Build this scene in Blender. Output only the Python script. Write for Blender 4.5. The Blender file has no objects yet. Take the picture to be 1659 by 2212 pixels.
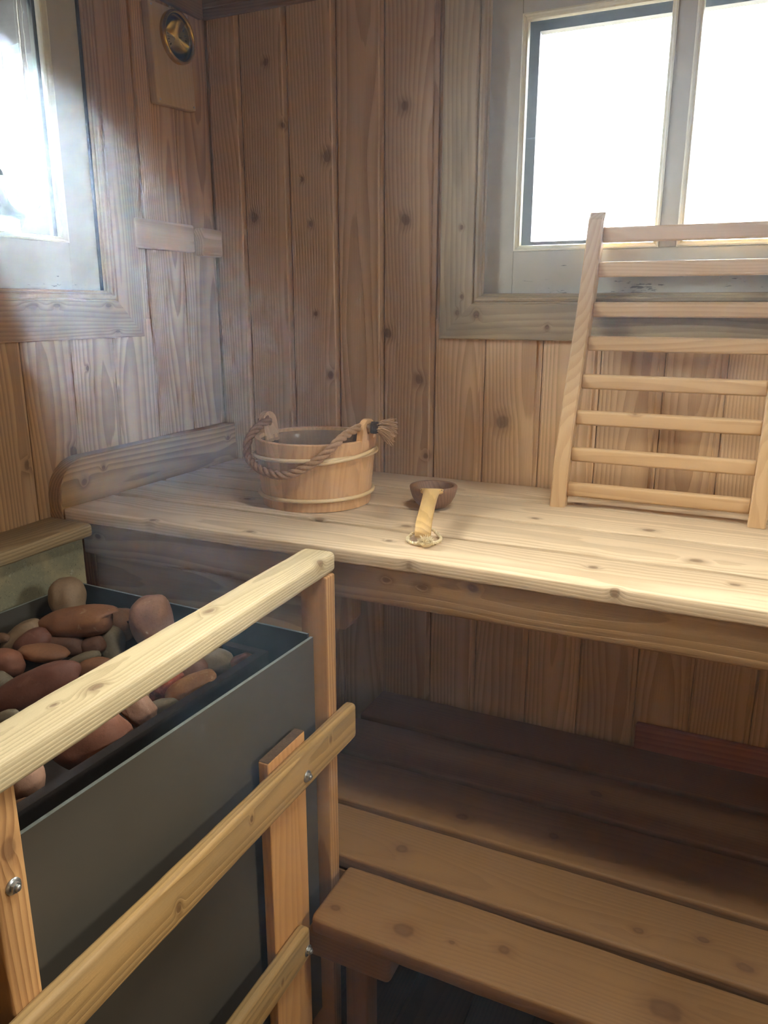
import bpy, bmesh, math, random
from mathutils import Vector, Matrix, noise
random.seed(7)
H = 1.40                      # all z below are measured from eye height; the floor is at z = -H
SC = bpy.context.scene
COL = SC.collection
PI = math.pi

# ------------------------------------------------------------------ node helpers
def lin(c):
    if isinstance(c, str):
        c = c.lstrip('#'); c = [int(c[i:i+2], 16)/255 for i in (0, 2, 4)]
    if max(c) > 1: c = [x/255 for x in c]
    return [(x/12.92 if x <= .04045 else ((x+.055)/1.055)**2.4) for x in c]

class NT:
    def __init__(s, name):
        s.m = bpy.data.materials.new(name); s.m.use_nodes = True
        s.t = s.m.node_tree; s.t.nodes.clear()
        s.out = s.t.nodes.new('ShaderNodeOutputMaterial')
    def n(s, typ, ins=None, **kw):
        nd = s.t.nodes.new(typ)
        for k, v in kw.items(): setattr(nd, k, v)
        for k, v in (ins or {}).items(): s.set(nd, k, v)
        return nd
    def set(s, nd, k, v):
        i = nd.inputs[k]
        if isinstance(v, bpy.types.NodeSocket): s.t.links.new(v, i)
        elif v is not None:
            if i.type == 'RGBA' and hasattr(v, '__len__') and len(v) == 3: v = (*v, 1)
            i.default_value = v
    def math(s, op, a, b=None, c=None, clamp=False):
        nd = s.n('ShaderNodeMath', operation=op, use_clamp=clamp)
        s.set(nd, 0, a)
        if b is not None: s.set(nd, 1, b)
        if c is not None: s.set(nd, 2, c)
        return nd.outputs[0]
    def vec(s, op, a, b=None):
        nd = s.n('ShaderNodeVectorMath', operation=op)
        s.set(nd, 0, a)
        if b is not None: s.set(nd, 1, b)
        return nd.outputs['Value'] if op in ('LENGTH', 'DOT_PRODUCT', 'DISTANCE') else nd.outputs[0]
    def noise(s, v, scale, detail=3, rough=.55, dist=0):
        return s.n('ShaderNodeTexNoise', {'Vector': v, 'Scale': scale, 'Detail': detail, 'Roughness': rough, 'Distortion': dist}).outputs['Fac']
    def map(s, v, a, b, c=0., d=1.):
        return s.n('ShaderNodeMapRange', {'Value': v, 'From Min': a, 'From Max': b, 'To Min': c, 'To Max': d}, interpolation_type='SMOOTHSTEP').outputs[0]
    def mix(s, f, a, b, mode='MIX'):
        nd = s.n('ShaderNodeMix', data_type='RGBA', blend_type=mode)
        for k, v in ((0, f), (6, a), (7, b)):
            i = nd.inputs[k]
            if isinstance(v, bpy.types.NodeSocket): s.t.links.new(v, i)
            else: i.default_value = (*v, 1) if hasattr(v, '__len__') and len(v) == 3 else v
        return nd.outputs[2]
    def bsdf(s, color, rough=.5, normal=None, **kw):
        b = s.n('ShaderNodeBsdfPrincipled', {'Base Color': color, 'Roughness': rough})
        if normal is not None: s.set(b, 'Normal', normal)
        for k, v in kw.items(): s.set(b, k.replace('_', ' '), v)
        s.t.links.new(b.outputs[0], s.out.inputs[0]); return b
    def bump(s, h, strength=.3, dist=.002):
        return s.n('ShaderNodeBump', {'Height': h, 'Strength': strength, 'Distance': dist}).outputs[0]

def wood(name, light, dark, knots=(), ring=.007, contrast=.6, gray=0., rough=.6, bump=.35, tint=.25, rk=.0, spec=.3, wav=.010):
    """Sawn softwood: growth rings cut lengthwise, fine grain, knots that bend the rings."""
    N = NT(name)
    g = N.n('ShaderNodeAttribute', attribute_name='grain').outputs['Vector']
    ti = N.n('ShaderNodeAttribute', attribute_name='tint').outputs['Fac']
    sp = N.n('ShaderNodeSeparateXYZ', {0: g})
    lowv = N.vec('MULTIPLY', g, (1.6, 9., 9.))
    low = N.noise(lowv, 1., 1, .5)
    fine = N.noise(N.vec('MULTIPLY', g, (9., 420., 420.)), 1., 2, .65)
    mid = N.noise(N.vec('MULTIPLY', g, (5., 70., 70.)), 1., 1, .6)
    L = None
    if knots:
        pos = N.n('ShaderNodeNewGeometry').outputs['Position']
        pw = N.noise(pos, 60., 0, .5)
        for (k, r) in knots:
            d = N.vec('MULTIPLY', N.vec('SUBTRACT', pos, k), tuple(1./q for q in r))
            l = N.vec('LENGTH', d)
            L = l if L is None else N.math('MINIMUM', L, l)
        L = N.math('ADD', L, N.math('MULTIPLY', N.math('SUBTRACT', pw, .5), .7))
    if rk > 0:
        v = N.n('ShaderNodeTexVoronoi', {'Vector': N.vec('MULTIPLY', g, (4.2, 9., 4.)), 'Scale': 1.}, voronoi_dimensions='3D')
        rnd = N.n('ShaderNodeSeparateColor', {0: v.outputs['Color']}).outputs[0]
        l2 = N.math('MULTIPLY', v.outputs['Distance'], N.map(rnd, rk*.2, rk, 9., 60.))
        L = l2 if L is None else N.math('MINIMUM', L, l2)
    y2 = N.math('MULTIPLY', sp.outputs[1], sp.outputs[1]); z2 = N.math('MULTIPLY', sp.outputs[2], sp.outputs[2])
    d = N.math('SQRT', N.math('ADD', y2, z2))
    d = N.math('ADD', d, N.math('MULTIPLY', low, wav*4))
    d = N.math('ADD', d, N.math('MULTIPLY', mid, .0022))
    if L is not None:
        halo = N.math('POWER', 2.718, N.math('MULTIPLY', N.math('MULTIPLY', L, L), -.42))
        d = N.math('ADD', d, N.math('MULTIPLY', halo, .008))
    s_ = N.math('FRACT', N.math('DIVIDE', d, ring))
    rg = N.math('MULTIPLY', N.map(s_, .15, .9), N.map(s_, 1., .93))
    f = N.math('MULTIPLY', rg, contrast)
    f = N.math('ADD', f, N.math('MULTIPLY', N.math('SUBTRACT', fine, .5), .45))
    f = N.math('ADD', f, N.math('MULTIPLY', N.math('SUBTRACT', low, .5), .5), clamp=True)
    c = N.mix(f, lin(light), lin(dark))
    if gray > 0:
        gm = N.math('MULTIPLY', N.map(N.noise(N.vec('MULTIPLY', g, (3., 22., 22.)), 1., 2, .6, .4), .42, .68), gray)
        c = N.mix(gm, c, lin('#7d7058'))
    br = N.math('MULTIPLY_ADD', N.math('SUBTRACT', ti, .5), tint*2, 1.)
    c = N.mix(1., c, N.n('ShaderNodeCombineColor', {0: br, 1: N.math('POWER', br, 1.12), 2: N.math('POWER', br, 1.3)}).outputs[0], 'MULTIPLY')
    if L is not None:
        c = N.mix(N.math('MULTIPLY', N.map(L, 2.6, .9), .3), c, lin((110, 74, 44)))
        c = N.mix(N.math('MULTIPLY', N.map(L, 1.15, .7), .48), c, lin('#4f331d'))
        c = N.mix(N.math('MULTIPLY', N.map(L, .62, .3), .35), c, lin('#7c5a3a'))
    hgt = N.math('SUBTRACT', N.math('MULTIPLY', fine, .5), N.math('MULTIPLY', rg, .55))
    if L is not None: hgt = N.math('SUBTRACT', hgt, N.math('MULTIPLY', N.map(L, 1.1, .8), .5))
    N.bsdf(c, rough, N.bump(hgt, bump, .0012), **{'Specular_IOR_Level': spec})
    return N.m

def plain(name, c, rough=.5, metallic=0, nscale=0, namt=.15, bump=0, bscale=200, **kw):
    N = NT(name); col = lin(c)
    if nscale:
        pos = N.n('ShaderNodeTexCoord').outputs['Object']
        f = N.noise(pos, nscale, 5, .6)
        col = N.mix(f, [x*(1-namt) for x in lin(c)], [min(1, x*(1+namt)) for x in lin(c)])
    nrm = None
    if bump:
        pos = N.n('ShaderNodeTexCoord').outputs['Object']
        nrm = N.bump(N.noise(pos, bscale, 4, .6), bump, .001)
    N.bsdf(col, rough, nrm, Metallic=metallic, **kw)
    return N.m

# ------------------------------------------------------------------ mesh builder
class MB:
    def __init__(s): s.v = []; s.f = []; s.g = []; s.t = []; s.mi = []; s.sm = []
    def add(s, vs, fs, axis=(0, 0, 1), across=(1, 0, 0), tint=None, mi=0, smooth=False, off=None, mis=None):
        b = len(s.v); ax = Vector(axis).normalized(); ac = Vector(across).normalized(); th = ax.cross(ac)
        if off is None: off = (random.random()*20, random.uniform(-.05, .05), random.choice((-1, 1))*random.uniform(.02, .12))
        t = random.random() if tint is None else tint
        cen = Vector((0, 0, 0))
        for p in vs: cen += Vector(p)
        cen /= max(1, len(vs))
        for p in vs:
            p = Vector(p); q = p-cen
            s.v.append(p); s.g.append((q.dot(ax)+off[0], q.dot(ac)+off[1], q.dot(th)+off[2])); s.t.append(t)
        for k, f in enumerate(fs):
            s.f.append([i+b for i in f]); s.mi.append(mis[k] if mis else mi); s.sm.append(smooth)
    def build(s, name, mats, parent=None, origin=None):
        me = bpy.data.meshes.new(name)
        P = [Vector((p.x, p.y, p.z+H)) for p in s.v]
        if parent is not None: o0 = parent['_o']; o0 = Vector(o0)
        elif origin is not None: o0 = Vector((origin[0], origin[1], origin[2]+H))
        else:
            xs = [p.x for p in P]; ys = [p.y for p in P]; zs = [p.z for p in P]
            o0 = Vector(((min(xs)+max(xs))/2, (min(ys)+max(ys))/2, min(zs)))
        me.from_pydata([tuple(p-o0) for p in P], [], s.f)
        a = me.attributes.new('grain', 'FLOAT_VECTOR', 'POINT'); a.data.foreach_set('vector', [c for g in s.g for c in g])
        a = me.attributes.new('tint', 'FLOAT', 'POINT'); a.data.foreach_set('value', s.t)
        me.polygons.foreach_set('material_index', s.mi); me.polygons.foreach_set('use_smooth', s.sm)
        for m in (mats if isinstance(mats, (list, tuple)) else [mats]): me.materials.append(m)
        me.update()
        bm = bmesh.new(); bm.from_mesh(me); bmesh.ops.recalc_face_normals(bm, faces=bm.faces); bm.to_mesh(me); bm.free()
        o = bpy.data.objects.new(name, me); COL.objects.link(o)
        o['_o'] = tuple(o0)
        if parent is not None:
            o.parent = parent
            o.location = (0, 0, 0)
        else: o.location = o0
        return o

def empty(name, loc):
    o = bpy.data.objects.new(name, None); COL.objects.link(o)
    o.empty_display_size = .05
    o.location = (loc[0], loc[1], loc[2]+H); o['_o'] = tuple(o.location); return o
def tag(o, label=None, cat=None, group=None, kind=None):
    if label: o['label'] = label
    if cat: o['category'] = cat
    if group: o['group'] = group
    if kind: o['kind'] = kind
    return o

def plank(mb, p0, p1, up, w, t, r=.004, re=None, n=1, jit=0., seed=0, tint=None, mi=0, cs=3, off=None, endr=0.):
    """Rounded board from p0 to p1 (centre line); w across, t along 'up'. endr rounds the end in plan."""
    p0 = Vector(p0); p1 = Vector(p1); ax = (p1-p0); L = ax.length; ax.normalize()
    up = Vector(up); up = (up-ax*up.dot(ax)).normalized(); ac = ax.cross(up)
    re = r if re is None else re
    prof = []
    hw, ht = w/2, t/2
    for (sx, sy, a0) in ((1, 1, 0), (-1, 1, 90), (-1, -1, 180), (1, -1, 270)):
        for k in range(cs+1):
            a = math.radians(a0+90*k/cs)
            prof.append(((hw-r)*sx+r*math.cos(a), (ht-r)*sy+r*math.sin(a)))
    st = []
    ne = 3
    for k in range(ne): a = PI/2*k/ne; st.append((re*(1-math.sin(a)) if False else re*(1-math.cos(PI/2-a)) if False else re-re*math.sin(a), re-re*math.cos(a)))
    # st: (inset of section, distance from the end)
    st = [(re-re*math.sin(a), re-re*math.cos(a)) for a in [PI/2*k/ne for k in range(ne+1)]]
    st = [(ins, dist) for ins, dist in st]
    stations = [(dist, ins) for ins, dist in st] if True else []
    stations = sorted(stations)
    mid = [(re+(L-2*re)*k/n, 0) for k in range(1, n)]
    allst = stations+mid+[(L-d, i) for d, i in reversed(stations)]
    vs = []; fs = []; m = len(prof)
    for (d, ins) in allst:
        dd = min(d, L-d); plan = 0
        if endr > 0 and dd < endr: plan = endr-math.sqrt(max(0, endr*endr-(endr-dd)**2))
        for (a, b) in prof:
            a2 = max(-1, min(1, a/hw))*(hw-ins-plan) if plan else a*(hw-ins)/hw
            b2 = b*(ht-ins)/ht
            p = p0+ax*d+ac*a2+up*b2
            if jit:
                q = Vector((d*14+seed, a*25, b*25)); e = noise.noise(q)*jit
                q2 = Vector((d*60+seed, a*60, b*60)); e += noise.noise(q2)*jit*.4
                p += (ac*(a/hw)+up*(b/ht))*e
            vs.append(p)
    for i in range(len(allst)-1):
        for j in range(m):
            fs.append([i*m+j, i*m+(j+1) % m, (i+1)*m+(j+1) % m, (i+1)*m+j])
    fs.append(list(range(m))[::-1]); fs.append([(len(allst)-1)*m+j for j in range(m)])
    mb.add(vs, fs, ax, ac, tint, mi, smooth=(r > .0025), off=off)

def box(mb, x0, x1, y0, y1, z0, z1, r=.002, axis=None, **kw):
    """Axis-aligned board; grain along the longest side unless axis is given."""
    d = [x1-x0, y1-y0, z1-z0]; c = Vector(((x0+x1)/2, (y0+y1)/2, (z0+z1)/2))
    a = d.index(max(d)) if axis is None else axis
    e = [Vector((1, 0, 0)), Vector((0, 1, 0)), Vector((0, 0, 1))]
    rest = [k for k in range(3) if k != a]
    u = rest[0] if d[rest[0]] < d[rest[1]] else rest[1]; w = rest[1] if u == rest[0] else rest[0]
    r = min(r, d[u]*.45, d[w]*.45, d[a]*.45)
    plank(mb, c-e[a]*d[a]/2, c+e[a]*d[a]/2, e[u], d[w], d[u], r, cs=kw.pop('cs', 2), **kw)

def tube(mb, pts, rad, seg=10, closed=False, mi=0, tint=.5, caps=True):
    pts = [Vector(p) for p in pts]; n = len(pts); vs = []; fs = []
    rads = rad if isinstance(rad, (list, tuple)) else [rad]*n
    prevn = None
    for i, p in enumerate(pts):
        a = pts[(i-1) % n] if (closed or i > 0) else p; b = pts[(i+1) % n] if (closed or i < n-1) else p
        tg = (b-a).normalized()
        if prevn is None: prevn = tg.orthogonal().normalized()
        nn = (prevn-tg*prevn.dot(tg)).normalized(); prevn = nn; bb = tg.cross(nn)
        for k in range(seg):
            an = 2*PI*k/seg; vs.append(p+(nn*math.cos(an)+bb*math.sin(an))*rads[i])
    for i in range(n if closed else n-1):
        for k in range(seg):
            fs.append([i*seg+k, i*seg+(k+1) % seg, ((i+1) % n)*seg+(k+1) % seg, ((i+1) % n)*seg+k])
    if caps and not closed: fs.append(list(range(seg))[::-1]); fs.append([(n-1)*seg+k for k in range(seg)])
    mb.add(vs, fs, (pts[-1]-pts[0]) if (pts[-1]-pts[0]).length > 1e-6 else (0, 0, 1), (1, .1, .2), tint, mi, True)

def smooth_path(pts, sub=8):
    P = [Vector(p) for p in pts]; out = []
    for i in range(len(P)-1):
        a = P[max(0, i-1)]; b = P[i]; c = P[i+1]; d = P[min(len(P)-1, i+2)]
        for k in range(sub):
            t = k/sub
            out.append(.5*((2*b)+(c-a)*t+(2*a-5*b+4*c-d)*t*t+(3*b-a-3*c+d)*t**3))
    out.append(P[-1]); return out

def rope(mb, pts, R, strands=3, pitch=.03, seg=8, fuzz=0, frad=.00025, flen=.008, seed=3):
    rnd = random.Random(seed)
    P = smooth_path(pts, 8)
    # resample evenly
    Q = [P[0]]; step = R*.45
    for p in P[1:]:
        while (p-Q[-1]).length > step: Q.append(Q[-1]+(p-Q[-1]).normalized()*step)
    n = len(Q); nn = None; fr = []
    for i in range(n):
        tg = (Q[min(n-1, i+1)]-Q[max(0, i-1)]).normalized()
        if nn is None: nn = tg.orthogonal().normalized()
        nn = (nn-tg*nn.dot(tg)).normalized(); fr.append((nn.copy(), tg.cross(nn), tg))
    for s in range(strands):
        sp = []
        for i in range(n):
            a = 2*PI*(s/strands+i*step/pitch); u, v, _ = fr[i]
            sp.append(Q[i]+(u*math.cos(a)+v*math.sin(a))*R*.52)
        tube(mb, sp, R*.54, seg, tint=rnd.random())
    for _ in range(fuzz):
        i = rnd.randrange(1, n-1); a = rnd.random()*2*PI; u, v, tg = fr[i]
        o = (u*math.cos(a)+v*math.sin(a)); b = Q[i]+o*R*.9
        d = (o*rnd.uniform(.3, 1)+tg*rnd.uniform(-1.6, 1.6)).normalized()
        l = flen*rnd.uniform(.4, 1.3)
        tube(mb, [b, b+d*l*.5, b+d*l+o*l*rnd.uniform(-.3, .3)], [frad, frad, frad*.3], 3, tint=rnd.random())

def lathe(mb, cx, cy, prof, seg=48, mi=0, tint=.5, tints=None, smooth=True):
    """prof: list of (r, z), closed when first == last."""
    vs = []; fs = []
    for (r, z) in prof:
        for k in range(seg):
            a = 2*PI*k/seg; vs.append(Vector((cx+r*math.cos(a), cy+r*math.sin(a), z)))
    for i in range(len(prof)-1):
        for k in range(seg): fs.append([i*seg+k, i*seg+(k+1) % seg, (i+1)*seg+(k+1) % seg, (i+1)*seg+k])
    if prof[0] != prof[-1]:
        if prof[0][0] > 1e-5: fs.append(list(range(seg)))
        if prof[-1][0] > 1e-5: fs.append([(len(prof)-1)*seg+k for k in range(seg)])
    mb.add(vs, fs, (0, 0, 1), (1, 0, 0), tint, mi, smooth, off=(3.3, .02, .06))

# ------------------------------------------------------------------ materials
def K(lst, rx, ry, rz):
    return [((x, y, z+H), (rx*s, ry*s, rz*s)) for (x, y, z, s) in lst]
KW = K([(-.756, 1.715, .424, 1.1), (-.751, 1.715, .187, 1.2), (-.713, 1.715, -.171, 1.1), (-.952, 1.715, .336, 1.2), (-.507, 1.715, -.258, 1.6),
        (-.95, 1.715, -.167, 1.), (-.999, 1.715, .189, .7), (-1.16, 1.715, .211, 1.2), (-.794, 1.715, -.064, 1.1), (-1.111, 1.715, .55, .8),
        (-1.069, 1.715, .412, .7), (-.693, 1.715, -.351, .8), (-.99, 1.715, -.02, .6), (-1.02, 1.715, .29, .6)], .009, .02, .011)
M_wall = wood('cedar_wall', (212, 176, 130), (166, 128, 86), KW, contrast=.5, bump=.9, tint=.13)
KL = K([(-1.275, 1.071, -.306, .9), (-1.275, 1.19, -.30, 1.2), (-1.275, 1.25, -.13, .5)], .02, .009, .012)
M_wall_l = wood('cedar_wall_weathered', (204, 160, 108), (146, 106, 66), KL, contrast=.6, bump=.9, tint=.13, wav=.014, gray=.15)
KU = K([(-1.017, 1.122, -.4, .9), (-.801, 1.135, -.4, .8), (-.731, 1.267, -.4, 1.), (-.547, 1.191, -.4, .7), (-.556, 1.288, -.4, 1.1), (-.195, 1.196, -.4, .9),
        (-.147, 1.112, -.405, .8), (-.049, 1.3, -.4, 1.2), (.011, 1.206, -.4, .8), (-.141, 1.453, -.4, 1.2), (-.353, 1.449, -.4, .8),
        (-.474, 1.108, -.415, .9), (-.61, 1.47, -.4, .8), (-.95, 1.34, -.4, .9), (-.30, 1.60, -.4, .9)], .010, .0075, .012)
M_bench = wood('bench_pine', (224, 200, 164), (178, 150, 112), KU, contrast=.45, bump=.25, ring=.0055, tint=.08, gray=.12, wav=.008)
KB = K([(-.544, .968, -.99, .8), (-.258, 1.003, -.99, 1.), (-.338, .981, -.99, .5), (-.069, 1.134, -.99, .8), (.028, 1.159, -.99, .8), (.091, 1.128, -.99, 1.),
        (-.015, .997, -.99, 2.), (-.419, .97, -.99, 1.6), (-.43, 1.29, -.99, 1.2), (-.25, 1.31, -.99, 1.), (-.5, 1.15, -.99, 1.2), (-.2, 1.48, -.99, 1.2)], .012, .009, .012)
M_low = wood('shade_darkened_pine', (140, 104, 64), (108, 78, 46), KB, contrast=.25, bump=.25, tint=.08, wav=.012)  # same kind of wood as the upper bench, colour darkened to deepen the shade
M_apron = wood('apron_cedar', (178, 144, 100), (134, 102, 68), K([(-.522, 1.13, -.45, .7), (-.459, 1.13, -.452, .9), (-1.17, 1.13, -.455, .7), (-.37, 1.13, -.44, .9)], .011, .02, .007), contrast=.5, bump=.5, tint=.06)
KR = K([(-.623, .781, -.395, .9), (-.600, .554, -.395, 1.), (-.610, .507, -.395, .4), (-.593, 1.027, -.397, .9)], .006, .011, .01)
M_rail = wood('handrail_pine', (200, 182, 142), (148, 128, 90), KR, contrast=.38, bump=.4, tint=.03, ring=.0034, gray=.12, wav=.005)
M_fence = wood('fence_pine', '#b08d58', '#7d6038', K([(-.57, 1.01, -.70, .8), (-.57, .78, -.70, .7), (-.57, .62, -.72, 1.), (-.57, .84, -1.04, .6)], .02, .005, .007), contrast=.5, bump=.4, tint=.05, gray=.35, ring=.005, wav=.007)
M_orange = wood('fresh_pine', (200, 150, 92), (172, 122, 70), (), contrast=.4, bump=.2, tint=.02, ring=.006)
M_post = wood('post_pine', '#b58a58', '#8a5f38', K([(-.59, .42, -.50, 1.)], .02, .008, .014), contrast=.7, bump=.3, tint=.04, ring=.008)
M_side = wood('side_board_pine', '#bd965f', '#8d6c40', K([(-1.244, 1.176, -.358, 1.), (-1.244, 1.234, -.338, .6), (-1.244, 1.68, -.34, .7)], .02, .009, .008), contrast=.7, bump=.6, tint=.03, gray=.25, wav=.012)
M_casing = wood('casing_weathered', '#b39c74', '#85704f', K([(-.61, 1.70, .165, .5), (-.615, 1.70, -.015, .6), (-.605, 1.70, .02, .5), (-.57, 1.70, -.02, .9), (-.41, 1.70, -.045, .5), (-1.27, 1.16, -.02, 1.)], .008, .02, .01), contrast=.4, bump=.9, tint=.05, gray=.55)
M_casing_l = wood('casing_weathered_warm', '#b3895e', '#80593a', K([(-1.26, 1.11, .0, 1.), (-1.26, 1.17, .0, .7), (-1.26, 1.31, -.0, .6), (-1.26, 1.33, -.055, .6)], .02, .014, .007), contrast=.5, bump=.7, tint=.05, gray=.3)
M_backrest = wood('backrest_aspen', (198, 164, 120), (168, 132, 88), K([(-.2, 1.6, -.207, .7)], .01, .02, .004), contrast=.4, bump=.15, tint=.05, ring=.006, rough=.5)
M_bucket = wood('bucket_pine', '#cfa472', '#a9804f', (), contrast=.3, bump=.12, tint=.16, ring=.006, rough=.5)
M_hoop = plain('rattan_hoop', '#d8bd8c', .45, nscale=40, namt=.12)
M_ladle = wood('ladle_bowl_alder', '#8c6a50', '#6a4c38', (), contrast=.5, bump=.2, tint=.03, ring=.005, rough=.5)
M_handle = wood('ladle_handle_pine', '#dcb878', '#b08650', (), contrast=.45, bump=.2, tint=.03, ring=.006, rough=.45)
M_floor = wood('floor_boards', (88, 62, 40), (58, 40, 26), (), contrast=.4, rough=.85, spec=.1, bump=.3, tint=.15)
M_ceil = wood('ceiling_cedar', '#8a6a4a', '#6a4c32', (), contrast=.4, bump=.4, tint=.12)
M_box = wood('thermometer_board', '#c9aa80', '#ac8a60', (), contrast=.25, bump=.1, tint=.02)
M_cap = wood('ledge_cap_pine', (172, 148, 108), (126, 104, 72), (), contrast=.6, bump=.5, tint=.03, gray=.4)

def paint_mat():
    N = NT('old_cream_paint')
    geo = N.n('ShaderNodeNewGeometry').outputs['Position']
    sp = N.n('ShaderNodeSeparateXYZ', {0: geo})
    a = N.noise(N.vec('MULTIPLY', geo, (28., 28., 190.)), 1., 5, .65)
    big = N.noise(N.vec('MULTIPLY', geo, (7., 7., 26.)), 1., 3, .5)
    low = N.map(sp.outputs[2], H+.125, H+.02)
    thr = N.math('SUBTRACT', .80, N.math('MULTIPLY', low, .13))
    m = N.map(N.math('ADD', N.math('MULTIPLY', a, .62), N.math('MULTIPLY', big, .44)), thr, N.math('ADD', thr, .012)) if False else None
    sumv = N.math('ADD', N.math('MULTIPLY', a, .62), N.math('MULTIPLY', big, .44))
    m = N.math('MULTIPLY', N.math('SUBTRACT', sumv, N.math('SUBTRACT', .725, N.math('MULTIPLY', low, .12))), 60., clamp=True)
    c = N.mix(N.noise(geo, 18., 4), lin((186, 178, 156)), lin((168, 160, 138)))
    c = N.mix(m, c, lin((112, 106, 96)))
    N.bsdf(c, .5, N.bump(N.math('SUBTRACT', N.noise(N.vec('MULTIPLY', geo, (60., 60., 120.)), 1., 3), m), .35, .0008))
    return N.m
M_paint = paint_mat()
M_bead = plain('cream_bead_paint', '#ddd6b8', .4, nscale=60, namt=.1, bump=.2)
M_dkframe = plain('outer_frame_dark', '#3d3a36', .6, nscale=50, namt=.3)
M_grframe = plain('outer_frame_grey', '#5d5f62', .7, nscale=50, namt=.2)
M_ltframe = plain('outer_frame_white', '#e6e2d8', .6)

def glass_mat():
    N = NT('window_glass')
    tr = N.n('ShaderNodeBsdfTransparent', {'Color': (.95, .97, .97, 1)})
    gl = N.n('ShaderNodeBsdfGlossy', {'Roughness': .02, 'Color': (.9, .95, 1, 1)})
    fr = N.n('ShaderNodeFresnel', {'IOR': 1.4})
    mx = N.n('ShaderNodeMixShader'); N.t.links.new(fr.outputs[0], mx.inputs[0])
    N.t.links.new(tr.outputs[0], mx.inputs[1]); N.t.links.new(gl.outputs[0], mx.inputs[2])
    N.t.links.new(mx.outputs[0], N.out.inputs[0]); return N.m
M_glass = glass_mat()
def liner_mat():
    N = NT('clear_liner')
    tr = N.n('ShaderNodeBsdfTransparent', {'Color': (.99, .97, .95, 1)})
    gl = N.n('ShaderNodeBsdfGlossy', {'Roughness': .2, 'Color': (.4, .38, .36, 1)})
    df = N.n('ShaderNodeBsdfDiffuse', {'Color': (*lin((236, 208, 176)), 1)})
    m0 = N.n('ShaderNodeMixShader'); m0.inputs[0].default_value = .3
    N.t.links.new(tr.outputs[0], m0.inputs[1]); N.t.links.new(df.outputs[0], m0.inputs[2])
    fr = N.n('ShaderNodeFresnel', {'IOR': 1.45})
    mx = N.n('ShaderNodeMixShader'); N.t.links.new(fr.outputs[0], mx.inputs[0])
    N.t.links.new(m0.outputs[0], mx.inputs[1]); N.t.links.new(gl.outputs[0], mx.inputs[2])
    N.t.links.new(mx.outputs[0], N.out.inputs[0]); return N.m
M_liner = liner_mat()

def cement_mat():
    N = NT('cement_board')
    p = N.n('ShaderNodeNewGeometry').outputs['Position']
    c = N.mix(N.map(N.noise(p, 9., 4), .42, .58), lin((172, 156, 116)), lin((140, 134, 104)))
    c = N.mix(N.map(N.noise(p, 130., 4, .7), .5, .75), c, lin('#a39872'))
    c = N.mix(N.map(N.noise(p, 300., 2, .7), .62, .7), c, lin('#5c5238'))
    s = N.n('ShaderNodeTexNoise', {'Vector': p, 'Scale': 24., 'Detail': 6., 'Roughness': .8}).outputs['Fac']
    c = N.mix(N.map(s, .60, .70, 0, .6), c, lin('#cfc8ae'))
    N.bsdf(c, .85, N.bump(N.noise(p, 160., 5, .7), .5, .0015)); return N.m
M_cement = cement_mat()
def heater_mat():
    N = NT('heater_powder_coat')
    p = N.n('ShaderNodeNewGeometry').outputs['Position']
    c = N.mix(N.noise(p, 6., 3), lin((72, 67, 58)), lin((80, 75, 65)))
    sc = N.noise(N.vec('MULTIPLY', p, (30., 30., 90.)), 1., 5, .7)
    c = N.mix(N.map(sc, .76, .80, 0, .5), c, lin('#8a8a80'))
    N.bsdf(c, .5, N.bump(N.noise(p, 500., 2), .15, .0005), Specular_IOR_Level=.35); return N.m
M_heat = heater_mat()
M_heat_in = plain('heater_inside_black', '#2b2e2d', .6, nscale=20, namt=.2)
M_edge = plain('worn_steel_edge', '#8a9188', .5, metallic=.2, nscale=90, namt=.3)
M_tray = plain('rusty_tray_steel', '#3c332c', .6, metallic=.3, nscale=60, namt=.35, bump=.3)
M_zinc = plain('galvanised_bolt', '#b8bab6', .3, metallic=.9, nscale=80, namt=.1)
M_brass = plain('brass', '#c9a650', .2, metallic=1.)
M_bell = plain('dark_bronze', '#3a3634', .25, metallic=.8)
M_ivory = plain('ivory_band', '#d8cfa8', .5)
M_web = plain('cobweb', '#e4e0d4', .9)
M_rope = plain('jute_rope', (158, 126, 94), .9, nscale=300, namt=.35)
M_fray = plain('frayed_jute', (176, 142, 106), .9, nscale=300, namt=.3)
M_rope_dk = plain('jute_binding', '#3a2c22', .9, nscale=300, namt=.3)
M_cord = plain('cotton_cord', '#e0cfa6', .9, nscale=400, namt=.15)
M_dial = plain('dial_face', (196, 172, 136), .5, nscale=30, namt=.15)
M_black = plain('black_print', '#1c1814', .6)
M_wood_end = plain('rough_saw_cut_end', '#5c4630', .95, nscale=160, namt=.6, bump=1., bscale=260)

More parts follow.
